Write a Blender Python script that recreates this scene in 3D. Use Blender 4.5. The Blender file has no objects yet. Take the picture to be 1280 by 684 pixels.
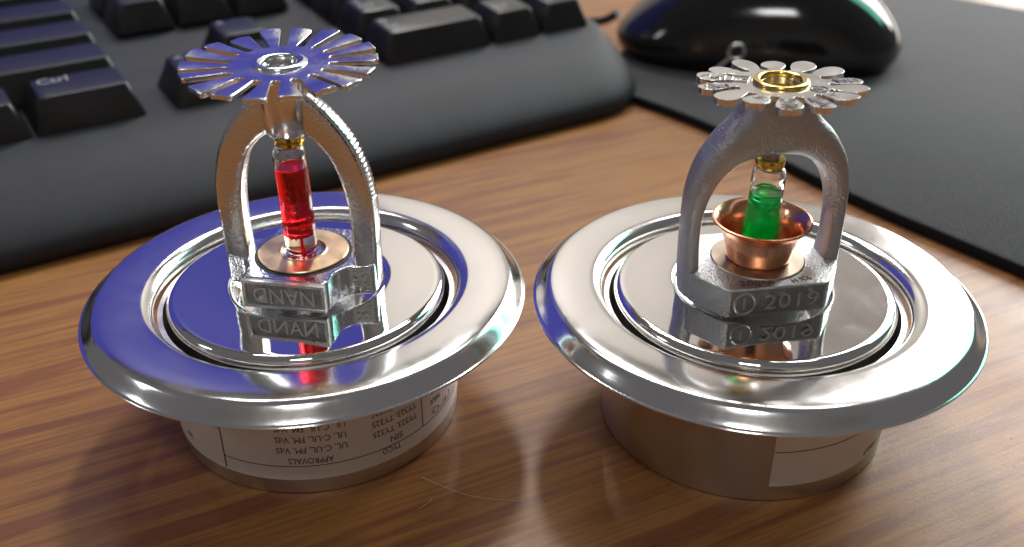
import bpy, bmesh, math, random
from mathutils import Vector, Matrix
random.seed(7)
MM = 0.001
sc = bpy.context.scene
col = sc.collection
PI = math.pi

# ------------------------------------------------------------------ camera
cd = bpy.data.cameras.new('camera')
cam = bpy.data.objects.new('camera', cd)
col.objects.link(cam)
sc.camera = cam
PITCH, ROLL = 0.5290, -0.0065
fw = Vector((0, math.cos(PITCH), -math.sin(PITCH)))
rt = Vector((1, 0, 0))
up = rt.cross(fw)
r2 = math.cos(ROLL) * rt + math.sin(ROLL) * up
u2 = -math.sin(ROLL) * rt + math.cos(ROLL) * up
m = Matrix((r2, u2, -fw)).transposed().to_4x4()
m.translation = Vector((0, 0, 115.24 * MM))
cam.matrix_world = m
cd.sensor_width = 36
cd.lens = 1245.9 / 1280 * 36
cd.clip_start = 0.005
cd.clip_end = 50
cd.dof.use_dof = True
cd.dof.focus_distance = 0.166
cd.dof.aperture_fstop = 17

# ------------------------------------------------------------------ world, lamps, exposure
w = bpy.data.worlds.new('World')
sc.world = w
w.use_nodes = True
bg = w.node_tree.nodes['Background']
bg.inputs[0].default_value = (0.95, 0.92, 0.95, 1)
bg.inputs[1].default_value = 0.13


def area(name, loc, target, sx, sy, power, color):
    l = bpy.data.lights.new(name, 'AREA')
    l.shape = 'RECTANGLE'
    l.size, l.size_y = sx, sy
    l.energy = power
    l.color = color
    o = bpy.data.objects.new(name, l)
    o.location = loc
    d = Vector(target) - Vector(loc)
    o.rotation_euler = d.to_track_quat('-Z', 'Y').to_euler()
    col.objects.link(o)
    return o


area('ceiling_light', (0.05, 1.05, 1.5), (0.05, 0.75, 0), 1.3, 0.10, 12, (1.0, 0.985, 0.965))
area('ceiling_lamp', (0.0, 1.35, 1.45), (0.0, 0.75, 0), 0.11, 0.5, 12, (1.0, 0.985, 0.965))
area('ceiling_light', (-0.10, -0.75, 1.5), (-0.10, -0.45, 0), 0.32, 0.20, 5.0, (1.0, 0.985, 0.965))
area('window_light', (0.92, 1.30, 0.64), (0, 0.17, 0.02), 0.60, 1.05, 25, (1.0, 0.99, 0.97))
area('window_light_tinted', (1.20, 0.93, 0.78), (0, 0.17, 0.02), 0.18, 0.7, 2.2, (0.25, 1.0, 0.75))
area('side_window_light', (-1.2, 0.05, 0.75), (0, 0.15, 0.02), 0.14, 0.25, 0.9, (0.95, 0.98, 1.0))

vs = sc.view_settings
vs.view_transform = 'Standard'
vs.look = 'None'
vs.exposure = 0
vs.gamma = 1
vs.use_curve_mapping = False
cy = sc.cycles
cy.use_denoising = True
cy.max_bounces = 14
cy.glossy_bounces = 8
cy.transmission_bounces = 14
cy.transparent_max_bounces = 8
cy.caustics_reflective = True
cy.sample_clamp_indirect = 6
cy.blur_glossy = 0.3


# ------------------------------------------------------------------ materials
class NT:
    def __init__(s, name):
        s.m = bpy.data.materials.new(name)
        s.m.use_nodes = True
        s.t = s.m.node_tree
        s.b = s.t.nodes['Principled BSDF']
        s.out = s.t.nodes['Material Output']

    def n(s, typ, **kw):
        nd = s.t.nodes.new(typ)
        for k, v in kw.items():
            if k.startswith('i_'):
                key = k[2:]
                key = int(key) if key.isdigit() else key
                nd.inputs[key].default_value = v
            else:
                setattr(nd, k, v)
        return nd

    def l(s, a, b):
        s.t.links.new(a, b)

    def set(s, **kw):
        for k, v in kw.items():
            s.b.inputs[k.replace('_', ' ')].default_value = v
        return s

    def coords(s, scale=1000.0, rot=0.0, sc3=None):
        tc = s.n('ShaderNodeTexCoord')
        mp = s.n('ShaderNodeMapping')
        mp.inputs['Scale'].default_value = sc3 or (scale,) * 3
        mp.inputs['Rotation'].default_value = (0, 0, rot)
        s.l(tc.outputs['Object'], mp.inputs[0])
        return mp.outputs[0]

    def noise(s, vec, scale, detail=3, rough=.5, dist=0):
        nd = s.n('ShaderNodeTexNoise')
        nd.inputs['Scale'].default_value = scale
        nd.inputs['Detail'].default_value = detail
        nd.inputs['Roughness'].default_value = rough
        nd.inputs['Distortion'].default_value = dist
        s.l(vec, nd.inputs['Vector'])
        return nd.outputs[0]

    def ramp(s, fac, stops):
        nd = s.n('ShaderNodeValToRGB')
        cr = nd.color_ramp
        while len(cr.elements) < len(stops):
            cr.elements.new(0.5)
        for e, (p, c) in zip(cr.elements, stops):
            e.position = p
            e.color = (*c, 1) if len(c) == 3 else c
        s.l(fac, nd.inputs[0])
        return nd.outputs[0]

    def mix(s, fac, a, b, mode='MIX'):
        nd = s.n('ShaderNodeMix', data_type='RGBA', blend_type=mode)
        for sock, v in ((nd.inputs[0], fac), (nd.inputs[6], a), (nd.inputs[7], b)):
            if hasattr(v, 'default_value'):
                s.l(v, sock)
            elif isinstance(v, (int, float)):
                sock.default_value = v
            else:
                sock.default_value = (*v, 1)
        return nd.outputs[2]

    def mapr(s, v, a, b, c, d):
        nd = s.n('ShaderNodeMapRange')
        for i, q in enumerate((a, b, c, d)):
            nd.inputs[i + 1].default_value = q
        s.l(v, nd.inputs[0])
        return nd.outputs[0]

    def bump(s, h, strength, dist_mm, prev=None):
        nd = s.n('ShaderNodeBump')
        nd.inputs['Strength'].default_value = strength
        nd.inputs['Distance'].default_value = dist_mm * MM
        s.l(h, nd.inputs['Height'])
        if prev:
            s.l(prev, nd.inputs['Normal'])
        return nd.outputs[0]

    def normal(s, n):
        s.l(n, s.b.inputs['Normal'])


def metal(name, color, rough, bumps=(), rough_var=0.0):
    t = NT(name)
    t.set(Base_Color=(*color, 1), Metallic=1.0, Roughness=rough)
    v = t.coords()
    prev = None
    for scale, strength, dist in bumps:
        prev = t.bump(t.noise(v, scale, 3, .55), strength, dist, prev)
    if prev:
        t.normal(prev)
    if rough_var:
        r = t.mapr(t.noise(v, .25, 4), .35, .7, max(.01, rough - rough_var), rough + rough_var)
        t.l(r, t.b.inputs['Roughness'])
    return t.m


CAST_CHROME = metal('cast_chrome', (.72, .73, .75), .15, [(.4, .18, .5), (1.5, .38, .22), (4, .2, .06)], .05)
CAST_GREY = metal('cast_grey_metal', (.46, .46, .47), .38, [(2.4, .9, .30), (.5, .3, .5)], .06)
DEFL_CHROME = metal('deflector_chrome', (.78, .78, .80), .18, [(.3, .26, .4)], .04)
DEFL_SATIN = metal('deflector_satin', (.80, .79, .78), .18, [(.4, .10, .3), (5, .1, .03)], .05)
BOSS_CHROME = metal('boss_chrome', (.78, .77, .75), .16, [(2.0, .10, .05)], .04)
BRASS = metal('brass', (.72, .52, .16), .17, [(1.5, .15, .1)], .05)
GOLD = metal('gold_seal', (.75, .52, .12), .22, [(2, .2, .1)], .05)
BRONZE = metal('bronze_button', (.62, .44, .27), .34, [(2.5, .2, .05)], .06)
DULL_BUTTON = metal('dull_bronze_button', (.50, .41, .33), .36, [(2.5, .2, .05)], .05)
COPPER = metal('copper', (.83, .42, .25), .20, [(.5, .12, .25), (4, .1, .04)], .06)
STEEL = metal('dull_steel', (.66, .64, .62), .36, [(2.0, .08, .04)], .06)
WIRE = metal('wire_metal', (.55, .54, .52), .3)


def smudged(name, color, r0, r1, wav):
    t = NT(name)
    t.set(Base_Color=(*color, 1), Metallic=1.0)
    v = t.coords()
    sm = t.ramp(t.noise(v, .09, 5, .65, .4), [(.42, (0, 0, 0)), (.68, (1, 1, 1))])
    sc_ = t.noise(t.coords(sc3=(1000, 60, 1000), rot=.6), 2.2, 2, .5)
    sc2 = t.noise(t.coords(sc3=(70, 1000, 1000), rot=.2), 2.0, 2, .5)
    t.l(t.mapr(sm, 0, 1, r0, r1), t.b.inputs['Roughness'])
    n = t.bump(t.noise(v, .035, 2), wav, 1.0)
    n = t.bump(sc_, .05, .012, n)
    n = t.bump(sc2, .05, .012, n)
    n = t.bump(t.noise(v, 5.0, 2), .10, .012, n)
    t.normal(n)
    return t.m


CHROME = smudged('chrome_plate', (.80, .785, .765), .115, .18, .12)
CHROME_DISC = smudged('chrome_disc', (.80, .785, .765), .035, .085, .05)
CHROME_WAVY = smudged('chrome_disc_wavy', (.80, .785, .765), .04, .10, .14)


def plain(name, color, rough, spec=.5, bumps=(), var=0.0):
    t = NT(name)
    t.set(Base_Color=(*color, 1), Roughness=rough)
    t.b.inputs['Specular IOR Level'].default_value = spec
    v = t.coords()
    prev = None
    for scale, strength, dist in bumps:
        prev = t.bump(t.noise(v, scale, 3, .6), strength, dist, prev)
    if prev:
        t.normal(prev)
    if var:
        f = t.mapr(t.noise(v, .12, 5, .6), .3, .7, 1 - var, 1 + var)
        mx = t.n('ShaderNodeVectorMath', operation='SCALE')
        mx.inputs[0].default_value = color
        t.l(f, mx.inputs['Scale'])
        t.l(mx.outputs[0], t.b.inputs['Base Color'])
    return t.m


KEY_BODY = plain('black_plastic_case', (.018, .0195, .025), .62, .34, [(2.2, .35, .08)], .15)
KEYCAP = plain('black_keycap', (.014, .014, .016), .32, .42, [(3.0, .3, .05)], .15)
LEGEND = plain('keycap_print', (.33, .33, .34), .6)
MOUSE_BLACK = plain('glossy_black_plastic', (.008, .008, .009), .10, .5, [(.05, .05, .5)])
RUBBER = plain('black_rubber', (.015, .015, .015), .6)
DARK = plain('dark_cavity', (.012, .012, .012), .7)
PAPER = plain('label_paper', (.76, .71, .68), .55, .3, [(3, .1, .03)], .05)
INK = plain('black_ink', (.02, .018, .018), .6)
FIBRE = plain('pale_fibre', (.42, .38, .33), .7)
CASE_GREY = plain('monitor_case', (.02, .02, .022), .4)
WALL = plain('wall_paint', (.75, .70, .655), .8, .2, [(.3, .1, .3)], .03)

# mouse pad cloth
t = NT('pad_cloth')
t.set(Roughness=.85)
t.b.inputs['Specular IOR Level'].default_value = .25
t.b.inputs['Sheen Weight'].default_value = .35
t.b.inputs['Sheen Roughness'].default_value = .5
v = t.coords()
vw = t.coords(sc3=(1000, 1000, 1000), rot=math.radians(-35))
n1 = t.noise(v, .05, 5, .65)
n2 = t.noise(v, 1.3, 4, .75)
c = t.mix(n1, (.013, .013, .016), (.029, .029, .034))
sp = t.ramp(n2, [(.3, (.5, .5, .5)), (.75, (1.7, 1.7, 1.7))])
c = t.mix(1.0, c, sp, 'MULTIPLY')
t.l(c, t.b.inputs['Base Color'])
t.normal(t.bump(n2, 1.0, .4))
PAD_CLOTH = t.m
PAD_EDGE = plain('pad_rubber_edge', (.008, .008, .009), .8, .2, [(2, .4, .2)])

# glass and liquids
t = NT('clear_glass')
t.set(Base_Color=(1, 1, 1, 1), Roughness=0.0, IOR=1.47)
t.b.inputs['Transmission Weight'].default_value = 1
GLASS = t.m


def liquid(name, color, diff):
    t = NT(name)
    t.set(Base_Color=(*color, 1), Roughness=0.0, IOR=1.02)
    t.b.inputs['Transmission Weight'].default_value = 1
    d = t.n('ShaderNodeBsdfTranslucent')
    d.inputs[0].default_value = (*diff, 1)
    d2 = t.n('ShaderNodeBsdfDiffuse')
    d2.inputs[0].default_value = (*diff, 1)
    m1 = t.n('ShaderNodeMixShader')
    m1.inputs[0].default_value = .35
    t.l(d.outputs[0], m1.inputs[1])
    t.l(d2.outputs[0], m1.inputs[2])
    m2 = t.n('ShaderNodeMixShader')
    m2.inputs[0].default_value = .17
    t.l(t.b.outputs[0], m2.inputs[1])
    t.l(m1.outputs[0], m2.inputs[2])
    t.l(m2.outputs[0], t.out.inputs[0])
    return t.m


RED_LIQ = liquid('red_liquid', (.93, .012, .018), (.80, .008, .014))
GREEN_LIQ = liquid('green_liquid', (.008, .9, .30), (.004, .55, .15))
RED_MARK = plain('red_print', (.22, .004, .008), .4)

# blue screen
t = NT('blue_screen')
t.set(Base_Color=(.01, .01, .015, 1), Roughness=.3)
t.b.inputs['Emission Color'].default_value = (.055, .055, .36, 1)
t.b.inputs['Emission Strength'].default_value = 1.0
SCREEN = t.m

# desk: varnished wood laminate; grain runs 26 degrees off the x axis
t = NT('varnished_wood')
GR = math.radians(-26)
vec = t.coords(rot=GR)


def stretched(a, b):
    mp = t.n('ShaderNodeMapping')
    mp.inputs['Scale'].default_value = (a, b, 1)
    t.l(vec, mp.inputs[0])
    return mp.outputs[0]


warp = t.noise(stretched(.010, .03), 1, 3, .5)
fine = t.noise(stretched(.09, 2.6), 1, 6, .72)
jag = t.noise(stretched(.25, 1.6), 1, 4, .7)
broad = t.noise(stretched(.010, .045), 1, 3, .5, .3)


def streaks(a, b, lo, hi, amp):
    base_n = t.noise(stretched(a, b), 1, 2.5, .5, .25)
    ad = t.n('ShaderNodeMath', operation='MULTIPLY_ADD')
    t.l(jag, ad.inputs[0])
    ad.inputs[1].default_value = amp
    t.l(base_n, ad.inputs[2])
    return t.mapr(ad.outputs[0], lo + amp * .5, hi + amp * .5, 0, 1)


m1_ = streaks(.018, .30, .49, .60, .18)
m2_ = streaks(.022, .75, .48, .64, .14)
m3_ = streaks(.035, 1.7, .46, .66, .10)


def scaled(v_, k_):
    nd = t.n('ShaderNodeMath', operation='MULTIPLY')
    t.l(v_, nd.inputs[0])
    nd.inputs[1].default_value = k_
    return nd.outputs[0]


c = t.mix(broad, (.272, .122, .031), (.322, .147, .041))
c = t.mix(scaled(m1_, .72), c, (.165, .054, .027))
c = t.mix(scaled(m2_, .50), c, (.160, .052, .026))
c = t.mix(scaled(m3_, .38), c, (.160, .055, .026))
c3 = t.ramp(fine, [(.30, (.74, .70, .70)), (.5, (1, 1, 1)), (.72, (1.12, 1.12, 1.12))])
c = t.mix(.8, c, c3, 'MULTIPLY')
pore = t.ramp(t.noise(stretched(.22, 5.5), 1, 2, .5), [(.28, (.62, .56, .56)), (.36, (1, 1, 1))])
c = t.mix(.75, c, pore, 'MULTIPLY')
t.l(c, t.b.inputs['Base Color'])
t.l(t.mapr(t.noise(vec, .03, 6, .65), .3, .7, .34, .46), t.b.inputs['Roughness'])
t.b.inputs['Specular IOR Level'].default_value = .34
nb = t.bump(fine, .16, .08)
rip = t.noise(stretched(1.1, 4.5), 1, 2, .5)
nb = t.bump(rip, .35, .07, nb)
nb = t.bump(pore, .35, .06, nb)
nb = t.bump(t.noise(vec, 1.6, 3, .6), .22, .10, nb)
t.normal(nb)
WOOD = t.m


# ------------------------------------------------------------------ mesh helpers (all in millimetres)
def mobj(name, verts, faces, mat, parent=None, smooth=40, kind=None):
    me = bpy.data.meshes.new(name)
    me.from_pydata([tuple(Vector(p) * MM) for p in verts], [], faces)
    return finish(name, me, mat, parent, smooth, kind)


def finish(name, me, mat, parent, smooth, kind=None):
    bm = bmesh.new()
    bm.from_mesh(me)
    bmesh.ops.recalc_face_normals(bm, faces=bm.faces)
    bm.to_mesh(me)
    bm.free()
    me.materials.append(mat)
    if smooth:
        for p in me.polygons:
            p.use_smooth = True
        me.set_sharp_from_angle(angle=math.radians(smooth))
    o = bpy.data.objects.new(name, me)
    col.objects.link(o)
    if parent:
        o.parent = parent
    if kind:
        o['kind'] = kind
    return o


def bevel(o, width, seg=2, ang=35):
    md = o.modifiers.new('bevel', 'BEVEL')
    md.width = width * MM
    md.segments = seg
    md.limit_method = 'ANGLE'
    md.angle_limit = math.radians(ang)
    return o


def thing(name, loc, label, cat, rotz=0, group=None):
    o = bpy.data.objects.new(name, None)
    o.empty_display_size = .01
    o.location = Vector(loc) * MM
    o.rotation_euler = (0, 0, rotz)
    col.objects.link(o)
    o['label'] = label
    o['category'] = cat
    if group:
        o['group'] = group
    return o


def tag(o, label, cat, group=None):
    o['label'] = label
    o['category'] = cat
    if group:
        o['group'] = group
    return o


def arc(cx, cz, rx, rz, a0, a1, n):
    return [(cx + rx * math.cos(math.radians(a0 + (a1 - a0) * i / n)),
             cz + rz * math.sin(math.radians(a0 + (a1 - a0) * i / n))) for i in range(n + 1)]


def lathe(prof, seg=96, closed=False, off=None):
    """prof (r,z) list; r=0 ends become poles; off(i)->(dx,dy) shifts a ring"""
    V, F, rings = [], [], []
    for i, (r, z) in enumerate(prof):
        dx, dy = off(i) if off else (0, 0)
        if r < 1e-6:
            V.append((dx, dy, z))
            rings.append([len(V) - 1])
        else:
            b = len(V)
            for k in range(seg):
                a = 2 * PI * k / seg
                V.append((dx + r * math.cos(a), dy + r * math.sin(a), z))
            rings.append(list(range(b, b + seg)))
    pairs = list(zip(rings, rings[1:]))
    if closed:
        pairs.append((rings[-1], rings[0]))
    for A, B in pairs:
        for k in range(seg):
            k2 = (k + 1) % seg
            if len(A) == 1 and len(B) == 1:
                continue
            if len(A) == 1:
                F.append((A[0], B[k], B[k2]))
            elif len(B) == 1:
                F.append((A[k], A[k2], B[0]))
            else:
                F.append((A[k], A[k2], B[k2], B[k]))
    return V, F


def loft(rings, cap=True, closed=False):
    V, F = [], []
    n = len(rings[0])
    for r in rings:
        V += [tuple(p) for p in r]
    m_ = len(rings)
    for i in range(m_ if closed else m_ - 1):
        j = (i + 1) % m_
        for k in range(n):
            k2 = (k + 1) % n
            F.append((i * n + k, i * n + k2, j * n + k2, j * n + k))
    if cap and not closed:
        F.append(tuple(range(n)))
        F.append(tuple((m_ - 1) * n + k for k in range(n)))
    return V, F


def sring(c, a, b, e, n=24):
    out = []
    for k in range(n):
        t_ = 2 * PI * k / n
        ct, st = math.cos(t_), math.sin(t_)
        x = math.copysign(abs(ct) ** (2 / e), ct)
        y = math.copysign(abs(st) ** (2 / e), st)
        out.append(Vector(c) + Vector(a) * x + Vector(b) * y)
    return out


def tube(path, r, n=10):
    rings = []
    P = [Vector(p) for p in path]
    for i, p in enumerate(P):
        d = (P[min(i + 1, len(P) - 1)] - P[max(i - 1, 0)]).normalized()
        ref = Vector((0, 0, 1)) if abs(d.z) < .9 else Vector((1, 0, 0))
        a = d.cross(ref).normalized()
        b = d.cross(a)
        rr = r[i] if isinstance(r, (list, tuple)) else r
        rings.append([p + rr * (math.cos(2 * PI * k / n) * a + math.sin(2 * PI * k / n) * b) for k in range(n)])
    return loft(rings)


def catmull(pts, n):
    P = [Vector(p) for p in pts]
    P = [2 * P[0] - P[1]] + P + [2 * P[-1] - P[-2]]
    out = []
    for i in range(1, len(P) - 2):
        for k in range(n):
            t_ = k / n
            a, b, c_, d = P[i - 1:i + 3]
            out.append(.5 * ((2 * b) + (c_ - a) * t_ + (2 * a - 5 * b + 4 * c_ - d) * t_ ** 2 + (3 * b - a - 3 * c_ + d) * t_ ** 3))
    out.append(P[-2])
    return out


def prism(poly, z0, z1):
    n = len(poly)
    V = [(x, y, z0) for x, y in poly] + [(x, y, z1) for x, y in poly]
    F = [tuple(range(n - 1, -1, -1)), tuple(range(n, 2 * n))]
    F += [(k, (k + 1) % n, n + (k + 1) % n, n + k) for k in range(n)]
    return V, F


def roundpoly(poly, r, n=5):
    out = []
    for i, p in enumerate(poly):
        a, b, c_ = Vector(poly[i - 1]), Vector(p), Vector(poly[(i + 1) % len(poly)])
        rr = r[i] if isinstance(r, (list, tuple)) else r
        d1, d2 = (a - b), (c_ - b)
        rr = min(rr, d1.length * .45, d2.length * .45)
        s, e = b + d1.normalized() * rr, b + d2.normalized() * rr
        for k in range(n + 1):
            t_ = k / n
            q = (1 - t_) ** 2 * s + 2 * t_ * (1 - t_) * b + t_ ** 2 * e
            out.append((q.x, q.y))
    return out


def text_geo(body, size, depth=0.0, align='CENTER', res=2):
    """flat glyph geometry in mm, x right, y up, centred"""
    cu = bpy.data.curves.new('glyphs', 'FONT')
    cu.body = body
    cu.size = size
    cu.align_x = align
    cu.align_y = 'CENTER'
    cu.extrude = depth
    cu.resolution_u = res
    o = bpy.data.objects.new('glyphs', cu)
    col.objects.link(o)
    bpy.context.view_layer.update()
    ev = o.evaluated_get(bpy.context.evaluated_depsgraph_get())
    me = ev.to_mesh()
    V = [tuple(v.co) for v in me.vertices]
    F = [tuple(p.vertices) for p in me.polygons]
    ev.to_mesh_clear()
    bpy.data.objects.remove(o)
    bpy.data.curves.remove(cu)
    return V, F


def width_of(V):
    xs = [v[0] for v in V]
    return (max(xs) - min(xs)) if xs else 1


def join(parts):
    V, F = [], []
    for v, f in parts:
        b = len(V)
        V += list(v)
        F += [tuple(i + b for i in q) for q in f]
    return V, F


def box(x0, x1, y0, y1, z0, z1):
    V = [(x, y, z) for z in (z0, z1) for y in (y0, y1) for x in (x0, x1)]
    F = [(0, 2, 3, 1), (4, 5, 7, 6), (0, 1, 5, 4), (2, 6, 7, 3), (0, 4, 6, 2), (1, 3, 7, 5)]
    return V, F


# ------------------------------------------------------------------ setting
V, F = box(-750, 900, -250, 900, -25, 0)
desk = mobj('desk', V, F, WOOD, None, 0, 'structure')
bevel(desk, 3, 3)
V, F = box(-2600, 2600, 1800, 1900, -700, 3100)
mobj('wall', V, F, WALL, None, 0, 'structure')

CARPET = plain('grey_carpet', (.10, .10, .105), .95, .1, [(.2, .6, 2)], .1)
V, F = box(-2600, 2600, -1700, 1800, -760, -720)
mobj('floor', V, F, CARPET, None, 0, 'structure')
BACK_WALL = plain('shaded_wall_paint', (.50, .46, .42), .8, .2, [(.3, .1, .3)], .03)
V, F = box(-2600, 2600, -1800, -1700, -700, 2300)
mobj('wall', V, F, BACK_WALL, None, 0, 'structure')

# ------------------------------------------------------------------ sprinkler pieces
CUP_R = 25.4


def wrap(V, theta, z, r, flip=True):
    """glyphs (mm) onto a cylinder; flip = printed upside down"""
    out = []
    s = -1 if flip else 1
    for x, y, d in V:
        a = math.radians(theta) + s * x / r
        out.append((r * math.cos(a), r * math.sin(a), z + s * y))
    return out


def band(t0, t1, z0, z1, r, n=64):
    V, F = [], []
    for i in range(n + 1):
        a = math.radians(t0 + (t1 - t0) * i / n)
        V += [(r * math.cos(a), r * math.sin(a), z0), (r * math.cos(a), r * math.sin(a), z1)]
    F = [(2 * i, 2 * i + 2, 2 * i + 3, 2 * i + 1) for i in range(n)]
    return V, F


def shell_band(t0, t1, z0, z1, ra, rb, n=72):
    A, _ = band(t0, t1, z0, z1, ra, n)
    B, _ = band(t0, t1, z0, z1, rb, n)
    N = len(A)
    V = A + B
    F = []
    for i in range(n):
        a, b, c_, d = 2 * i, 2 * i + 2, 2 * i + 3, 2 * i + 1
        F += [(N + a, N + b, N + c_, N + d), (a, d, c_, b), (a, b, N + b, N + a), (d, N + d, N + c_, c_)]
    e = 2 * n
    F += [(0, N, N + 1, 1), (e, e + 1, N + e + 1, N + e)]
    return V, F


def make_escutcheon(root, wavy):
    prof = [(CUP_R - .5, .05), (CUP_R - .06, .2), (CUP_R - .06, 20.5), (CUP_R + .25, 21.5), (CUP_R + .25, 23.6),
            (CUP_R - .6, 23.6), (CUP_R - .6, 6.0), (0, 6.0)]
    prof = [(0, .05)] + prof
    mobj('mounting_cup', *lathe(prof, 128), STEEL, root, 30)
    top = arc(28.5, 24.6, 2.4, 2.1, 180, 90, 12)
    flat = [(29.6, 26.74), (31.5, 26.80), (33.4, 26.78), (34.6, 26.70)]
    outer = [(35.0, 26.64), (35.35, 26.52), (35.65, 26.34), (35.9, 26.12), (36.4, 25.6), (37.0, 24.98), (37.5, 24.47), (37.7, 24.30)]
    hem = [(37.86, 24.22), (38.02, 24.2), (38.12, 24.1), (38.1, 23.95), (37.95, 23.86), (37.7, 23.9), (37.4, 24.1)]
    under = [(36.4, 24.95), (35.4, 25.9), (34.0, 26.05), (29.0, 26.0), (27.3, 25.4), (26.7, 24.4), (26.6, 22.6), (26.1, 22.6)]
    mobj('escutcheon_plate', *lathe(top + flat + outer + hem + under, 192, closed=True), CHROME, root, 50)
    # inner disc with a dimpled hole, slightly off centre behind the frame
    rim = [(23.9, 15.0), (24.0, 24.6)] + arc(22.5, 24.6, 1.5, 1.55, 0, 90, 10) + [(22.0, 26.14), (20.5, 26.10), (18, 26.10), (16.5, 26.10), (14.6, 26.09)]
    hole = arc(14.1, 25.1, 1.1, .98, 90, 180, 8) + [(13.0, 23.4), (11.9, 23.4), (10, 22.0), (0, 22.0)]
    prof = rim + hole
    n0 = len(rim)
    mobj('inner_disc', *lathe(prof, 160, off=lambda i: (0, 1.3) if i >= n0 - 1 else ((0, .4) if i == n0 - 2 else (0, 0))),
         CHROME_WAVY if wavy else CHROME_DISC, root, 50)


def make_tined(n, r_in, r_root, R, t, dish, wfun, dip, rot, warp_=None, lat=4, rad=12, curl=0.0, twist=0.0):
    """stamped deflector: flat hub ring with n tines, thickness t, real slots"""
    V, F = [], []

    def add(r, a, flat_=None):
        V.append((r * math.cos(a), r * math.sin(a), 0))
        return len(V) - 1
    inner, mid, edge = [], [], []
    tin = []
    for k in range(n):
        a0 = 2 * PI * k / n + rot
        w0 = wfun(0)
        row0 = []
        for j in range(lat + 1):
            off = (j / lat * 2 - 1) * w0
            a = a0 + math.atan2(off, r_root)
            i1 = add(r_in, a)
            i2 = add(r_root, a)
            inner.append(i1)
            edge.append(i2)
            row0.append(i2)
        aw = math.atan2(w0, r_root)
        gap = 2 * PI / n - 2 * aw
        for q in (1, 2, 3):
            a = a0 + aw + gap * q / 4
            inner.append(add(r_in, a))
            edge.append(add(r_root - dip * (1, 1.35, 1)[q - 1], a))
        rows = [row0]
        for s in range(1, rad + 1):
            u = s / rad
            u = 1 - (1 - u) ** 1.7
            r = r_root + (R - r_root) * u
            wd = wfun(u)
            row = []
            for j in range(lat + 1):
                off = (j / lat * 2 - 1) * wd
                V.append((r * math.cos(a0) - off * math.sin(a0), r * math.sin(a0) + off * math.cos(a0), 0))
                row.append(len(V) - 1)
            rows.append(row)
        tin.append(rows)
    M_ = len(inner)
    for k in range(M_):
        k2 = (k + 1) % M_
        F.append((inner[k], edge[k], edge[k2], inner[k2]))
    for rows in tin:
        for A, B in zip(rows, rows[1:]):
            for j in range(lat):
                F.append((A[j], B[j], B[j + 1], A[j + 1]))
    # dish / individual bends
    V2 = []
    for x, y, z in V:
        r = math.hypot(x, y)
        a = math.atan2(y, x)
        k = round((a - rot) / (2 * PI / n)) % n
        u = max(0, (r - r_root) / (R - r_root))
        b = (warp_[k] if warp_ else 0)
        da = (a - rot) - k * 2 * PI / n
        off = r * math.sin(da)
        tw = math.sin(k * 2.3 + 1) * twist
        V2.append((x, y, dish * u ** 1.3 + b * u - (curl * off * off + tw * off) * min(1, u * 2)))
    bm = bmesh.new()
    vs_ = [bm.verts.new(p) for p in V2]
    for f in F:
        bm.faces.new([vs_[i] for i in f])
    bmesh.ops.recalc_face_normals(bm, faces=bm.faces)
    if sum(f.normal.z for f in bm.faces) < 0:
        bmesh.ops.reverse_faces(bm, faces=bm.faces)
    geo = bmesh.ops.extrude_face_region(bm, geom=list(bm.faces))
    vv = [e for e in geo['geom'] if isinstance(e, bmesh.types.BMVert)]
    bmesh.ops.translate(bm, verts=vv, vec=(0, 0, -t))
    bm.verts.index_update()
    VV = [tuple(v.co) for v in bm.verts]
    FF = [tuple(v.index for v in f.verts) for f in bm.faces]
    bm.free()
    return VV, FF


def place(VF, M4):
    V, F = VF
    return [tuple(M4 @ Vector(p)) for p in V], F


def bulb_parts(root, zb, zt, r, tilt, off, liq0, liq1, mat, thread):
    """glass ampoule from zb to zt on a slightly leaning axis; liquid as a sub-part"""
    M4 = Matrix.Translation((off[0], off[1], zb)) @ Matrix.Rotation(tilt, 4, 'Y')
    h = zt - zb
    bot = arc(0, 1.9, r, 1.9, -90, 0, 10)
    topc = [(r, h - 1.7)] + arc(r - .7, h - 1.7, .7, 1.35, 0, 80, 8) + [(1.9, h - .15), (1.5, h), (0, h)]
    outer = [(0, 0)] + bot[1:] + topc
    ri = r - .30
    b0 = liq1 - zb
    cav = [(0, h - .4), (1.3, h - .42)] + [(q - .26, zq - .2) for q, zq in reversed(arc(r - .7, h - 1.7, .7, 1.35, 0, 70, 8))] + [(ri - .02, h - 2.2), (ri, b0 + .5), (ri, b0 + .25), (ri * .9, b0 + .1), (ri * .5, b0 + .02), (0, b0)]
    g = place(join([lathe([(max(0, a), b) for a, b in outer], 48), lathe([(max(0, a), b) for a, b in cav], 48)]), M4)
    me = bpy.data.meshes.new('bulb')
    me.from_pydata([tuple(Vector(p) * MM) for p in g[0]], [], g[1])
    gl = finish('glass_bulb', me, GLASS, root, 50)
    n_out = len(lathe([(max(0, a), b) for a, b in outer], 48)[1])
    bm = bmesh.new()
    bm.from_mesh(me)
    bm.faces.ensure_lookup_table()
    bmesh.ops.reverse_faces(bm, faces=bm.faces[n_out:])      # the hollow's normals face the hollow
    bm.to_mesh(me)
    bm.free()
    rl = r - .10
    a, b = liq0 - zb, liq1 - zb
    lp = [(0, a - .45), (rl * .5, a - .4), (rl * .85, a - .2), (rl, a), (rl, b + .1), (rl * .96, b + .16), (rl * .88, b + .02), (rl * .5, b - .06), (0, b - .08)]
    parts = [lathe(lp, 48)]
    if thread:
        parts.append(tube([(0, 0, a - .3), (.05, 0, a - .9), (.02, 0, 1.6), (.2, -.1, .75)], [.5, .2, .16, .3], 8))
    mobj('liquid', *place(join(parts), M4), mat, gl, 50)
    return M4, gl


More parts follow.
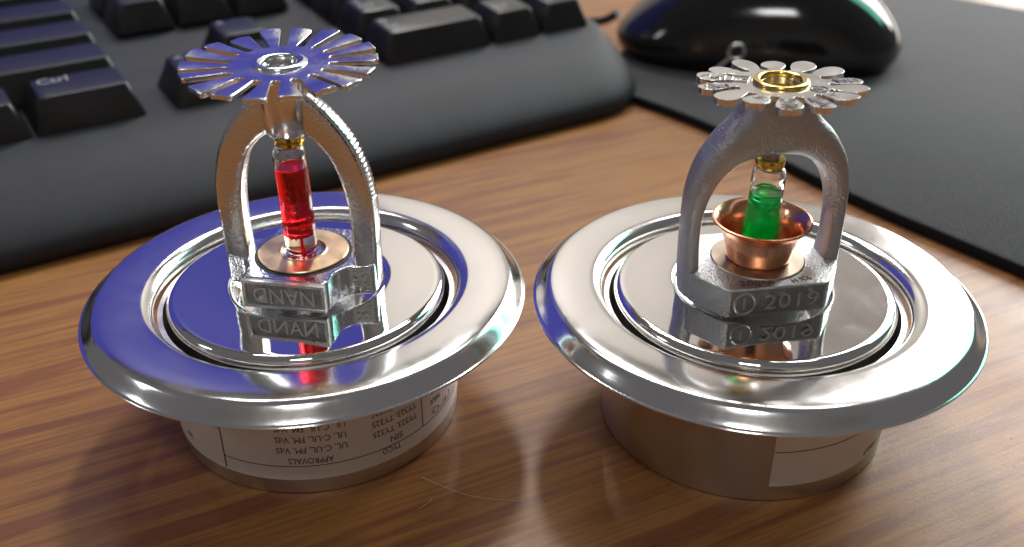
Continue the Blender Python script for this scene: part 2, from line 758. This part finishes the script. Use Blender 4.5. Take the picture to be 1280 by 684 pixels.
def strokes(rnd, x0, x1, y0, y1, n, z, w=.22, h=.14):
    parts = []
    for i in range(n):
        cx = x0 + (x1 - x0) * (i + .5) / n
        L = (y1 - y0) * rnd.uniform(.55, .95)
        for q in range(2):
            a = rnd.choice((0, .5, -.6, 1.57, .2))
            M4 = Matrix.Translation((cx + rnd.uniform(-.15, .15), (y0 + y1) / 2 + rnd.uniform(-.2, .2), z)) @ Matrix.Rotation(a, 4, 'Z')
            ll = L if a != 1.57 else (x1 - x0) / n * .7
            parts.append(place(box(-w / 2, w / 2, -ll / 2, ll / 2, -.05, h), M4))
    return join(parts)


GROUP = 'fire sprinkler heads with round chrome escutcheons'
RIM_Z = 0
PITTED_SHADED = metal('pitted_shade_toned_field', (.36, .36, .37), .42, [(2.5, .5, .15)], .06)  # recess shade around the letters put into a darker field colour; pits are bump
LETTER = metal('light_toned_cast_lettering', (.84, .84, .84), .30, [(3, .15, .06)], .05)  # same metal as the field, lightened in colour so the letters stand out
LETTER_GREY = metal('light_toned_grey_lettering', (.50, .50, .50), .32, [(2.5, .6, .2)], .05)  # light caught on the letter edges put into a lighter colour
GREY_FIELD = metal('shade_toned_cast_field', (.26, .255, .25), .42, [(2.5, .7, .2)], .06)  # shade on the front-facing flat put into the dark colour
# ================================================================== left sprinkler: red bulb
LX, LY = -35.88, 150.32
L = thing('fire_sprinkler', (LX, LY, 0), 'sprinkler head with red liquid bulb and blue reflections on its chrome plate', 'sprinkler', 0, GROUP)
make_escutcheon(L, False)

# paper label and its print
lab = mobj('paper_label', *shell_band(-158, 6, 3.1, 19.0, CUP_R - .02, CUP_R + .10), PAPER, L, 40)
RP = CUP_R + .14
prints = []


def pr(txt, th, z, wmm, size=1.75, flip=True):
    V, F = text_geo(txt, size)
    k = wmm / width_of(V)
    V = [(x * k, y, d) for x, y, d in V]
    prints.append((wrap(V, th, z, RP, flip), F))


pr('APPROVALS', -83.4, 7.15, 7.4)
for zz in (9.35, 11.55, 13.75):
    pr('UL, C-UL, FM, VdS', -82.6, zz, 11.5)
for zz in (9.5, 11.65, 13.8):
    pr('TY323, TY325', -50.0, zz, 8.8)
pr('TYCO', -52.6, 5.35, 3.6)
pr('SIN', -50.2, 7.35, 2.4)
pr('MAX', -28.6, 9.6, 3.0)
pr('TEMP', -27.5, 11.8, 3.6)
pr('(°F/°C)', -23.5, 7.2, 6.4)
pr('by', -139.5, 5.6, 1.6, 1.6)
prints.append(band(-118.2, -8, 5.92, 6.06, RP, 60))
prints.append(band(-118.45, -117.95, 3.5, 18.5, RP, 2))
prints.append(band(-150, -118.3, 11.5, 11.64, RP, 20))
prints.append(band(-37.2, -36.8, 6.06, 18.5, RP, 2))
mobj('label_print', *join(prints), INK, lab, 0)

# frame
YAW_L = math.radians(-10)
Rz = Matrix.Rotation(YAW_L, 4, 'Z')
fr = bpy.data.objects.new('frame', None)
bm_parts = []


def left_arm(sgn, ribs):
    # outer and inner outline (x, z), from the base up to the boss
    o_pts = [(13.3, 26.6), (13.6, 30), (13.75, 36), (13.8, 41), (13.5, 45), (12.5, 49.5), (10.6, 53.8), (7.6, 57.8), (4.4, 60.6), (2.4, 61.8)]
    i_pts = [(9.2, 26.6), (9.3, 30), (9.45, 36), (9.3, 41), (9.0, 43.5), (8.2, 47.2), (6.9, 50.4), (4.9, 52.8), (3.0, 54.2), (1.6, 55.2)]
    o_c = catmull([(a, 0, b) for a, b in o_pts], 16)
    i_c = catmull([(a, 0, b) for a, b in i_pts], 16)
    rings = []
    for k, (a, b) in enumerate(zip(o_c, i_c)):
        u = k / (len(o_c) - 1)
        d = 1.9 - .5 * max(0, (u - .6)) * 2
        nrm = (a - b).normalized()
        extra = 0
        if ribs and .40 < u < .86:
            extra = .07 * (1 if (k % 3) < 2 else -.6)
        a2 = a + nrm * extra
        c_ = (a2 + b) / 2
        h = (a2 - b) / 2
        rings.append([Vector((sgn * p.x, p.y, p.z)) for p in sring(c_, h, (0, d, 0), 5.5, 20)])
    return loft(rings)


bm_parts.append(left_arm(-1, False))
bm_parts.append(left_arm(1, True))
frame_arms = mobj('frame', *place(join(bm_parts), Rz), CAST_CHROME, L, 38)
poly = [(-7.4, -9.6), (7.4, -9.6), (7.7, -5.6), (9.2, -3.7), (13.3, -2.7), (13.3, 2.7), (9.2, 3.7), (7.7, 5.6), (7.4, 9.6), (-7.4, 9.6), (-7.7, 5.6), (-9.2, 3.7), (-13.3, 2.7), (-13.3, -2.7), (-9.2, -3.7), (-7.7, -5.6)]
base = mobj('wrench_boss', *place(prism(roundpoly(poly, .9, 3), 26.45, 31.9), Rz), CAST_CHROME, frame_arms, 35)
bevel(base, .32, 3, 40)
thread = [(9.3, 20.5), (9.3, 26.4)] + [(0, 26.45)]
mobj('thread', *lathe([(0, 20.5)] + thread, 64), CAST_CHROME, frame_arms, 40)
# raised name plate with border and letters on the front flat
pl = []
pw, z0, z1, yf = 7.15, 26.7, 31.75, -9.6
pl.append(box(-pw, pw, yf - .35, yf + .3, z0, z1))
plate = mobj('name_plate', *place(pl[0], Rz), PITTED_SHADED, frame_arms, 30)
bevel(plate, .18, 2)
bord = [box(-pw, pw, yf - .95, yf - .3, z0, z0 + .55), box(-pw, pw, yf - .95, yf - .3, z1 - .55, z1),
        box(-pw, -pw + .6, yf - .95, yf - .3, z0 + .55, z1 - .55), box(pw - .6, pw, yf - .95, yf - .3, z0 + .55, z1 - .55)]
V, F = text_geo('NAND', 4.3, .34)
k = 10.6 / width_of(V)
M4 = Matrix.Translation((0, yf - .42, (z0 + z1) / 2)) @ Matrix.Rotation(PI / 2, 4, 'X') @ Matrix.Rotation(PI, 4, 'Z')
bord.append(place(([(x * k, y, d) for x, y, d in V], F), M4))
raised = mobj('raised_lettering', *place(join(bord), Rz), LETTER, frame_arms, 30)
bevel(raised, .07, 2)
# button seat, boss, seal, bulb
mobj('button', *lathe([(0, 31.0), (7.75, 31.0), (7.75, 32.2), (7.6, 32.35), (4.2, 32.45), (4.0, 32.6), (3.85, 32.6), (3.7, 32.0), (3.2, 31.6), (0, 31.5)], 80), BRONZE, L, 35)
mobj('button_gap', *lathe([(7.75, 31.3), (8.35, 31.3), (8.35, 31.96), (8.2, 31.98), (7.75, 31.96)], 80, closed=True), DARK, L, 35)
mobj('boss', *lathe([(0, 53.9), (2.8, 53.9), (3.3, 54.1), (3.55, 54.5), (4.1, 60.5), (4.2, 64.9), (0, 64.9)], 64), BOSS_CHROME, L, 35)
mobj('bulb_seal', *lathe([(0, 51.9), (2.1, 51.9), (2.5, 52.25), (2.4, 52.7), (2.15, 52.85), (2.55, 53.2), (2.45, 53.75), (0, 53.95)], 40), GOLD, L, 40)
BM, BG = bulb_parts(L, 31.6, 52.1, 2.75, -.012, (-.15, 0), 35.9, 47.9, RED_LIQ, True)
# wavy print on the bulb
mk = []
rnd = random.Random(3)
for i in range(9):
    zz = 16.2 - i * 1.35
    pts = []
    for q in range(9):
        th = -2.25 + .75 * q / 8 + rnd.uniform(-.05, .05)
        pts.append((2.6 * math.cos(th + .25), 2.6 * math.sin(th + .25), zz - 1.0 + .42 * math.sin(q * 1.7 + i * 2.1)))
    mk.append(tube(pts, .10, 6))
mobj('printed_mark', *place(join(mk), BM), RED_MARK, BG, 60)
# deflector
rnd = random.Random(5)
wl = lambda u: (.74 + 1.12 * u) * (1 if u < .86 else math.sqrt(max(0.0, 1 - ((u - .86) / .175) ** 2)) * .35 + .65)
warp_l = [rnd.uniform(-.4, .4) for _ in range(18)]
dv = make_tined(18, 3.2, 8.1, 15.25, .8, .35, wl, .3, .12, warp_l, 4, 12, .045, .09)
MD = Matrix.Translation((0, 0, 65.6)) @ Matrix.Rotation(math.radians(1.5), 4, 'X')
dfl = mobj('deflector', *place(dv, MD), DEFL_CHROME, L, 35)
bevel(dfl, .16, 2, 40)
ringp = arc(3.6, 65.45, .8, .6, 180, 0, 12)
mobj('deflector_rivet', *lathe(ringp + [(4.5, 65.0), (2.8, 65.0)], 64, closed=True), DEFL_CHROME, L, 40)
mobj('rivet_core', *lathe([(0, 64.2), (2.85, 64.2), (2.85, 65.3), (2.6, 64.9), (0, 64.8)], 48), BOSS_CHROME, L, 40)

# ================================================================== right sprinkler: green bulb
RX, RY = 41.77, 147.81
S = thing('fire_sprinkler', (RX, RY, 0), 'sprinkler head with green liquid bulb in a flared copper cup and grey cast frame', 'sprinkler', 0, GROUP)
make_escutcheon(S, True)
lab = mobj('paper_label', *shell_band(-90.5, 40, 3.3, 19.0, CUP_R - .02, CUP_R + .10), PAPER, S, 40)
prints = [band(-90.2, 38, 10.35, 10.5, RP, 60)]
pr('1807', -43.5, 4.9, 4.2, 1.7)
mobj('label_print', *join(prints), INK, lab, 0)

YAW_R = math.radians(9)
Rz = Matrix.Rotation(YAW_R, 4, 'Z')
o_h = [(13.4, 26.6), (13.75, 31), (13.9, 36), (13.9, 41), (13.6, 45.5), (12.3, 50.3), (9.6, 54.6), (6.8, 57.4), (5.4, 59.6), (5.0, 61.2)]
i_h = [(10.6, 26.6), (10.8, 31), (11.1, 36), (11.0, 40), (10.4, 43.6), (9.0, 46.9), (6.9, 49.4), (4.5, 50.8), (2.2, 51.3), (0.0, 51.35)]
d_h = [3.0, 2.9, 2.7, 2.6, 2.7, 3.0, 3.4, 3.8, 4.2, 4.4]
oc = catmull([(a, d, b) for (a, b), d in zip(o_h, d_h)], 8)
ic = catmull([(a, 0, b) for a, b in i_h], 8)
stations = []
for a, b in zip(oc, ic):
    stations.append((Vector((-a.x, 0, a.z)), Vector((-b.x, 0, b.z)), a.y))
stations.append((Vector((0, 0, 61.2)), Vector((0, 0, 51.36)), 4.5))
for a, b in zip(reversed(oc), reversed(ic)):
    stations.append((Vector((a.x, 0, a.z)), Vector((b.x, 0, b.z)), a.y))
rings = [sring((a + b) / 2, (a - b) / 2, (0, d, 0), 3.0, 28) for a, b, d in stations]
frR = mobj('frame', *place(loft(rings), Rz), CAST_GREY, S, 60)
poly = [(-8.6, -9.8), (8.6, -9.8), (12.9, -3.6), (12.9, 3.6), (8.6, 9.8), (-8.6, 9.8), (-12.9, 3.6), (-12.9, -3.6)]
base = mobj('wrench_boss', *place(prism(roundpoly(poly, .8, 3), 26.45, 31.7), Rz), CAST_GREY, frR, 35)
bevel(base, .32, 3, 40)
mobj('thread', *lathe([(0, 20.5), (9.3, 20.5), (9.3, 26.4), (0, 26.45)], 64), CAST_GREY, frR, 40)
pts = []
yf = -9.8
bord = []
V, F = text_geo('2019', 4.0, .32)
k = 9.4 / width_of(V)
MF = Matrix.Translation((2.3, yf - .06, 29.0)) @ Matrix.Rotation(PI / 2, 4, 'X')
bord.append(place(([(x * k, y, d) for x, y, d in V], F), MF))
ring = []
for k in range(33):
    a = 2 * PI * k / 32
    ring.append((-5.6 + 1.75 * math.cos(a), yf - .05, 29.0 + 1.95 * math.sin(a)))
bord.append(tube(ring, .24, 8))
V, F = text_geo('1', 3.1, .2)
bord.append(place((V, F), Matrix.Translation((-5.75, yf - .06, 29.0)) @ Matrix.Rotation(PI / 2, 4, 'X')))
fld = mobj('date_panel', *place(box(-8.0, 8.0, yf - .06, yf + .2, 26.9, 31.3), Rz), GREY_FIELD, frR, 0)
raised = mobj('raised_lettering', *place(join(bord), Rz), LETTER_GREY, frR, 30)
# stamped temperature on the top face of the boss
st = []
V, F = text_geo('200°F', 2.0, .05)
k = 5.6 / width_of(V)
st.append(place(([(x * k, y, d) for x, y, d in V], F), Matrix.Translation((-3.3, -8.35, 31.72)) @ Matrix.Rotation(-.16, 4, 'Z')))
V, F = text_geo('H XX', 1.8, .05)
k = 3.6 / width_of(V)
st.append(place(([(x * k, y, d) for x, y, d in V], F), Matrix.Translation((4.4, -8.2, 31.72)) @ Matrix.Rotation(.2, 4, 'Z')))
STAMP = plain('stamped_mark', (.08, .07, .07), .5)
mobj('stamped_lettering', *place(join(st), Rz), STAMP, frR, 0)

mobj('button', *lathe([(0, 30.9), (7.9, 30.9), (7.9, 31.8), (7.7, 31.95), (5.6, 32.0), (0, 32.0)], 80), DULL_BUTTON, S, 35)
cupo = [(0, 31.9), (4.9, 31.9), (5.35, 32.2), (5.55, 33.0), (6.0, 35.2), (6.6, 37.0), (7.4, 38.3), (8.0, 38.75), (8.25, 39.0), (8.2, 39.3), (7.9, 39.35), (7.5, 39.05)]
cupi = [(6.9, 38.4), (6.25, 37.1), (5.7, 35.4), (5.25, 33.2), (4.9, 32.6), (0, 32.5)]
mobj('copper_cup', *lathe(cupo + cupi, 96), COPPER, S, 45)
mobj('bulb_seal', *lathe([(0, 48.7), (2.3, 48.7), (2.42, 48.9), (2.42, 50.1), (2.3, 50.25), (0, 50.3)], 40), GOLD, S, 40)
mobj('seal_screw', *lathe([(0, 50.2), (1.5, 50.2), (1.5, 52.4), (0, 52.4)], 32), CAST_GREY, S, 40)
bulb_parts(S, 32.6, 48.9, 2.75, .03, (-.35, 0), 34.2, 44.0, GREEN_LIQ, False)

wr = lambda u: (.95 + 1.02 * math.sin(min(1, u / .62) * PI / 2)) * (1 if u < .62 else math.sqrt(max(0.0, 1 - ((u - .62) / .383) ** 2)))
dv = make_tined(14, 2.9, 7.7, 13.05, 1.0, .1, wr, .35, .1, [rnd.uniform(-.35, .35) for _ in range(14)], 4, 16, .02, .05)
MD = Matrix.Translation((0, 0, 62.7)) @ Matrix.Rotation(math.radians(-3), 4, 'X')
dfl = mobj('deflector', *place(dv, MD), DEFL_SATIN, S, 35)
bevel(dfl, .18, 2, 40)
mobj('deflector_bushing', *lathe([(4.35, 62.2), (4.4, 62.9)] + arc(3.75, 63.0, .62, .45, 0, 180, 10) + [(3.05, 62.4), (2.95, 61.6), (0, 61.5)] , 72), BRASS, S, 45)
# stamped marks on petals and hub
parts = []
rnd = random.Random(11)
for k in range(14):
    a = math.degrees(2 * PI * k / 14 + .1) % 360
    if 140 < a < 200 or a < 12 or a > 350 or 225 < a < 330:
        M4 = MD @ Matrix.Rotation(2 * PI * k / 14 + .1, 4, 'Z')
        parts.append(place(strokes(rnd, 8.3, 12.2, -1.2, 1.2, 5, 0.05), M4))
M4 = MD @ Matrix.Rotation(math.radians(160), 4, 'Z')
for s in (-1, 1):
    parts.append(place(box(5.0, 7.5, s * 1.5 - .12, s * 1.5 + .12, -.03, .16), M4))
    parts.append(place(box(6.25 + s * 1.25 - .12, 6.25 + s * 1.25 + .12, -1.5, 1.5, -.03, .16), M4))
parts.append(place(strokes(rnd, 5.2, 7.3, -1, 1, 3, 0), M4))
M4 = MD @ Matrix.Rotation(math.radians(-35), 4, 'Z')
parts.append(place(tube([(6.1 + 1.35 * math.cos(q * PI / 12), 1.35 * math.sin(q * PI / 12), .02) for q in range(25)], .15, 6), M4))
parts.append(place(strokes(rnd, 5.3, 7.0, -.8, .8, 3, 0), M4))
mobj('stamped_mark', *join(parts), DEFL_SATIN, dfl, 0)

# ================================================================== keyboard
KO = Vector((-96.3, 250.8, 18.4))
KYAW, KTILT = .575, .078
kb = thing('keyboard', (KO.x, KO.y, 0), 'black computer keyboard with tall keycaps and wide rounded front edge', 'keyboard', KYAW)
TM = Matrix.Translation((0, 0, KO.z)) @ Matrix.Rotation(KTILT, 4, 'X')


def kp(V):
    return [tuple(TM @ Vector(p)) for p in V]


# case: cross-section along v swept over u, ends rounded
U0, U1 = -330.0, 153.0
sec = [(-31.5, -17.5), (-34.3, -15.6), (-35.3, -13.0), (-34.3, -10.2), (-30.5, -7.3), (-24.5, -4.5), (-17.5, -2.1), (-9.5, -.5), (-2, 0.0)]
sec = [(p.x, p.z) for p in catmull([(a, 0, b) for a, b in sec], 4)]
back = [(128, 0.0), (150, -.2), (154, -1.8), (156, -6), (156, -22), (150, -27), (60, -24.4), (0, -17.5)]
full = sec + back
rings = []
NE = 12
for i in range(NE + 1):
    # right end rounding in plan
    a = PI / 2 * i / NE
    rings.append((U1 - 26 + 26 * math.sin(a), 26 * (1 - math.cos(a))))
rings = [(U0, 0)] + [(U0 + (U1 - 26 - U0) * q / 8, 0) for q in range(1, 8)] + rings
R_ = []
for u, sh in rings:
    ring = []
    for (v_, z_) in full:
        k = 0
        vv = v_
        if v_ < 10:
            vv = v_ + sh * max(0, min(1, (10 - v_) / 30))
        elif v_ > 120:
            vv = v_ - sh * min(1, (v_ - 120) / 30)
        zz = z_ - (sh / 26) ** 2 * 2.2 if z_ > -12 else z_ + (sh / 26) ** 2 * 1.0
        ring.append((u, vv, zz))
    R_.append(ring)
case = mobj('case', *[(kp(V), F) for V, F in [loft(R_)]][0], KEY_BODY, kb, 50)
for sgn in (0, 1):
    pass


def keycap_mesh(wu, hu, h=9.0):
    w0, d0 = wu * 19.05 - .9, hu * 19.05 - .9
    rings = []
    for z_, ins, yoff in ((0, 0, 0), (.6, .05, 0), (h * .55, 1.6, .5), (h - .7, 2.6, 1.0), (h - .15, 2.95, 1.05), (h, 3.5, 1.05)):
        x0, x1 = -w0 / 2 + ins, w0 / 2 - ins
        y0, y1 = -d0 / 2 + ins * .85, d0 / 2 - ins * 1.05 + 0
        rp = roundpoly([(x0, y0), (x1, y0), (x1, y1), (x0, y1)], .9 + z_ * .08, 3)
        rings.append([(x, y, z_) for x, y in rp])
    V, F = loft(rings)
    # shallow dish on top
    me = bpy.data.meshes.new('key')
    me.from_pydata([tuple(Vector(p) * MM) for p in V], [], F)
    return me


KEYM = {}
Rt = TM.to_3x3().to_4x4()


def key(u, row, wu, hu=1, legend=None, lx=-.5, size=4.9, sub=None):
    """u = left edge in mm, row = front edge in rows"""
    kk = (wu, hu)
    if kk not in KEYM:
        o = finish('key', keycap_mesh(wu, hu), KEYCAP, kb, 35)
        KEYM[kk] = o.data
    else:
        o = bpy.data.objects.new('key', KEYM[kk])
        col.objects.link(o)
        o.parent = kb
    c_ = Vector((u + wu * 19.05 / 2, (row + hu / 2) * 19.05 - .45, .0 + row * .35))
    M4 = TM @ Matrix.Translation(c_)
    loc, rot, scl = M4.decompose()
    o.location = loc * MM
    o.rotation_mode = 'QUATERNION'
    o.rotation_quaternion = rot
    if legend:
        g = []
        V, F = text_geo(legend, size, 0, 'LEFT')
        x0 = -wu * 19.05 / 2 + 4.6
        y0 = hu * 19.05 / 2 - 6.2
        g.append(([(x + x0, y + y0, 9.03) for x, y, d in V], F))
        if sub:
            V, F = text_geo(sub, 3.4, 0, 'LEFT')
            g.append(([(x + x0, y + y0 - 4.4, 9.03) for x, y, d in V], F))
        mobj('legend', *join(g), LEGEND, o, 0)
    return o


K = 19.05
# typing block, right end (u <= 0)
for row, keys in enumerate([
        [(1.5, 'Ctrl'), (1.25, 'Menu'), (1.25, 'Win'), (1.25, 'Alt')],
        [(2.75, 'Shift'), (1, '/'), (1, '.'), (1, ',')],
        [(2.25, 'Enter'), (1, "'"), (1, ';'), (1, 'L')],
        [(1.5, '\\'), (1, ']'), (1, '['), (1, 'P')],
        [(2, 'Backspace'), (1, '='), (1, '-'), (1, '0')]]):
    u = 0.0
    for wu, lg in keys:
        u -= wu * K
        key(u, row, wu, 1, lg)
UA = 7.0
for i, lg in enumerate(('<', 'v', '>')):
    key(UA + i * K, 0, 1, 1, lg)
key(UA + K, 1, 1, 1, '^')
for i, lg in enumerate(('Delete', 'End', 'Page')):
    key(UA + i * K, 3, 1, 1, lg, size=3.6, sub='Down' if lg == 'Page' else None)
for i, lg in enumerate(('Insert', 'Home', 'Page')):
    key(UA + i * K, 4, 1, 1, lg, size=3.6, sub='Up' if lg == 'Page' else None)
UN = UA + 3 * K + 6.0
key(UN, 0, 2, 1, '0', sub='Ins')
key(UN + 2 * K, 0, 1, 1, '.', sub='Del')
key(UN + 3 * K, 0, 1, 2, 'Enter', size=3.6)
for r_, row_ in enumerate((('1', 'End'), ('2', 'v'), ('3', 'PgDn')), 0):
    key(UN + r_ * K, 1, 1, 1, row_[0], sub=row_[1])
for r_, row_ in enumerate((('4', '<'), ('5', None), ('6', '>')), 0):
    key(UN + r_ * K, 2, 1, 1, row_[0], sub=row_[1])
for r_, row_ in enumerate((('7', 'Home'), ('8', '^'), ('9', 'PgUp')), 0):
    key(UN + r_ * K, 3, 1, 1, row_[0], sub=row_[1])
key(UN + 3 * K, 2, 1, 2, '+')

# ================================================================== mouse pad, mouse, cable, wire loop
pad_poly = [(27, 319), (62.5, 277.5), (85.2, 233.5), (115.6, 192.5), (205, 66), (340, 160), (330, 290), (208, 400), (176, 427), (110, 480), (60, 400)]
pp = roundpoly(pad_poly, [14, 40, 40, 30, 8, 8, 8, 30, 30, 10, 20], 10)
pad = thing('mouse_pad', (120, 300, 0), 'black cloth mouse pad with stitched dark edge lying under the mouse', 'mouse pad')
lp = [(x - 120, y - 300) for x, y in pp]


def dense(poly, step):
    out = []
    for i in range(len(poly)):
        a, b = Vector(poly[i]), Vector(poly[(i + 1) % len(poly)])
        n = max(1, int((b - a).length / step))
        for k in range(n):
            q = a + (b - a) * k / n
            out.append((q.x, q.y))
    return out


lp = dense(lp, .55)
cx = sum(p[0] for p in lp) / len(lp)
cy_ = sum(p[1] for p in lp) / len(lp)


def inset(d):
    out = []
    n = len(lp)
    for i, (x, y) in enumerate(lp):
        a, b = Vector(lp[(i - 4) % n]), Vector(lp[(i + 4) % n])
        t_ = (b - a).normalized()
        nn = Vector((-t_.y, t_.x))
        out.append((x + nn.x * d, y + nn.y * d))
    return out


edge_r = []
for z_, d in ((.05, .2), (.6, 0), (2.4, 0), (2.9, .25)):
    edge_r.append([(x, y, z_) for x, y in inset(d)])
V, F = loft(edge_r, cap=False)
mobj('pad_edge', V, F, PAD_EDGE, pad, 40)
ins = inset(.25)
ins2 = inset(1.0)
top0 = []
for i, ((x, y), (x2, y2)) in enumerate(zip(ins, ins2)):
    f_ = .45 if (i // 1) % 2 else 0.0
    top0.append((x + (x2 - x) * f_, y + (y2 - y) * f_, 2.92))
top1 = [(x, y, 3.25) for x, y in ins2]
n_ = len(top0)
V = top0 + top1
F = [(k, (k + 1) % n_, n_ + (k + 1) % n_, n_ + k) for k in range(n_)] + [tuple(range(n_, 2 * n_))]
mobj('pad_surface', V, F, PAD_CLOTH, pad, 60)

ms = thing('mouse', (87.0, 348, 3.3), 'glossy black computer mouse with bright window glint on the pad', 'mouse', math.radians(-14))
V, F = [], []
NU, NV = 48, 20
rings = []
for j in range(NV + 1):
    v_ = j / NV
    # v: 0 bottom outline -> 1 top pole
    ring = []
    for i in range(NU):
        a = 2 * PI * i / NU
        # superellipse plan, waist at the grip
        ct, st_ = math.cos(a), math.sin(a)
        X = 51 * math.copysign(abs(ct) ** .94, ct)
        Y = 34 * math.copysign(abs(st_) ** .82, st_) * (1 - .07 * math.cos(X / 49 * PI * .9))
        ph = v_ * PI / 2
        kx = math.cos(ph) ** .96
        z_ = 35 * math.sin(ph) ** 1.0
        z_ *= (1 - .24 * ((X * kx / 49 - .18) ** 2))
        bulge = 1 - .10 * max(0.0, 1 - v_ / .2) ** 1.6
        ring.append((X * kx * bulge, Y * kx * bulge, z_))
    rings.append(ring)
V, F = loft(rings[:-1] + [[(6 + .01 * math.cos(2 * PI * i / NU), .01 * math.sin(2 * PI * i / NU), rings[-1][0][2]) for i in range(NU)]])
mobj('mouse_shell', V, F, MOUSE_BLACK, ms, 60)
mobj('button_seam', *tube([(-44, 0, 9), (-38, 0, 16.8), (-30, 0, 21.8), (-20, 0, 25.4), (-10, 0, 27.4)], .35, 6), RUBBER, ms, 60)
V, F = lathe([(0, -3.2), (7.5, -3.2), (8.5, -2), (8.5, 2), (7.5, 3.2), (0, 3.2)], 40)
mobj('scroll_wheel', *place((V, F), Matrix.Translation((-27, 0, 17.5)) @ Matrix.Rotation(PI / 2, 4, 'X')), RUBBER, ms, 40)
cab = catmull([(41, 377, 9), (34, 381, 5), (20, 392, 3), (0, 404, 2), (-40, 424, 2), (-90, 446, 2)], 8)
o = mobj('mouse_cable', *tube([(p - Vector((41, 377, 0))) for p in cab], 1.7, 10), RUBBER, None, 60)
o.location = Vector((41, 377, 0)) * MM
tag(o, 'thin black cable running on the desk behind the keyboard corner', 'cable')

wl_pts = [(0, 0, .6), (2.2, 0, 2.9), (4.4, 0, 5.0), (7.4, 0, 7.6)]
for q in range(24):
    a = math.radians(221 - q * 15)
    wl_pts.append((12.2 + 2.6 * math.cos(a), .8 * q / 23, 11.8 + 2.6 * math.sin(a)))
wo = mobj('wire_loop', *tube(wl_pts, .55, 8), WIRE, None, 60)
wo.location = Vector((60, 310, 3.3)) * MM
tag(wo, 'small blurred metal wire loop sticking up behind the right deflector', 'wire loop')

# ------------------------------------------------------------------ lint and scratches on the desk
fib = [((-15.5, 128.6, .15), (-11, 125.6, .4), (-6, 123.5, .3), (1, 122.6, .15)), ((-15.5, 121.0, .12), (-13.8, 122.4, .35), (-13.5, 123.6, .12))]
for i, p in enumerate(fib):
    o = mobj('lint_fibre', *tube([q - Vector(p[0]) for q in catmull(p, 8)], .05, 5), FIBRE, None, 60)
    o.location = Vector(p[0]) * MM
    tag(o, ('long curved pale fibre lying on wood before the left sprinkler', 'short pale lint fibre on wood beside the long curved one')[i], 'fibre')

# ------------------------------------------------------------------ fine dust
rnd = random.Random(21)
parts = []


def speck(x, y, z, r):
    a = rnd.uniform(0, PI)
    e = rnd.uniform(1, 3.0)
    dx, dy = math.cos(a) * r * e, math.sin(a) * r * e
    px, py = -math.sin(a) * r, math.cos(a) * r
    parts.append(([(x - dx, y - dy, z), (x + px, y + py, z), (x + dx, y + dy, z), (x - px, y - py, z), (x, y, z + r * .8)],
                  [(0, 1, 4), (1, 2, 4), (2, 3, 4), (3, 0, 4), (0, 3, 2, 1)]))


for i in range(190):
    speck(rnd.uniform(-130, 150), rnd.uniform(95, 300), .02, rnd.uniform(.03, .09))
for i in range(150):
    x, y = rnd.uniform(70, 260), rnd.uniform(150, 400)
    if (x - 62.5) * .818 + (y - 277.5) * .575 > 6:
        speck(x, y, 3.27, rnd.uniform(.05, .16))
for cx_, cy__ in ((LX, LY), (RX, RY)):
    for i in range(70):
        a, r = rnd.uniform(0, 2 * PI), math.sqrt(rnd.uniform(16 ** 2, 34 ** 2))
        if 21.5 < r < 29.8:
            continue
        speck(cx_ + r * math.cos(a), cy__ + r * math.sin(a), 26.12 if r < 22 else 26.74, rnd.uniform(.02, .055))
mobj('dust', *join(parts), FIBRE, None, 0, 'stuff')
parts = []
for i in range(60):
    u, v_ = rnd.uniform(-60, 140), rnd.uniform(-20, 60)
    speck(u, v_, .05, rnd.uniform(.06, .16))
V, F = join(parts)
mobj('dust', kp(V), F, FIBRE, kb, 0, 'stuff')

# ================================================================== monitor (seen mirrored in the chrome)
MY = math.radians(16)
mon = thing('monitor', (-108, 620, 0), 'monitor with plain blue screen behind the keyboard, mirrored in the left plate', 'monitor', MY)
o = mobj('screen', *box(-600, 0, -.5, 0, 95, 435), SCREEN, mon, 0)
o = mobj('bezel', *join([box(-608, 7, .2, 14, 75, 460)]), CASE_GREY, mon, 0)
bevel(o, 3, 2)
o = mobj('stand', *join([box(-330, -270, 26, 46, 6, 250)]), CASE_GREY, mon, 0)
o = mobj('foot', *join([box(-420, -180, -40, 130, 0, 8)]), CASE_GREY, mon, 0)
bevel(o, 2, 2)

# ================================================================== added chair behind the viewpoint, a dark stand-in mirrored in the plate rims
ADDED_CHAIR_CLOTH = plain('added_chair_black_cloth', (.012, .012, .014), .85, .3, [(.6, .4, .3)])
ch = thing('added_dark_chair', (60, -620, -720), 'added black chair, unseen stand-in for the dark figure mirrored in the plate rims', 'dark stand-in')
rings = []
for i in range(15):
    u = i / 14
    zz = 560 + 640 * u
    wd = 235 * (1 - .28 * abs(2 * u - .9) ** 2.4)
    rings.append([Vector((p.x, p.y - 60 * u + 30 * (p.x / 235) ** 2, p.z)) for p in sring((0, -70, zz), (wd, 0, 0), (0, 28, 0), 3.2, 28)])
mobj('backrest', *loft(rings), ADDED_CHAIR_CLOTH, ch, 50)
rings = [sring((0, 150, zz), (wd, 0, 0), (0, wd * .95, 0), 3.5, 32) for zz, wd in ((395, 210), (410, 240), (445, 250), (470, 235), (478, 190))]
mobj('seat', *loft(rings), ADDED_CHAIR_CLOTH, ch, 50)
mobj('column', *lathe([(0, 60), (28, 60), (28, 390), (0, 390)], 24), CASE_GREY, ch, 40)
for k in range(5):
    a = 2 * PI * k / 5
    mobj('leg', *tube([(0, 0, 90), (150 * math.cos(a), 150 * math.sin(a), 75), (300 * math.cos(a), 300 * math.sin(a), 45)], [26, 22, 15], 8), CASE_GREY, ch, 40)
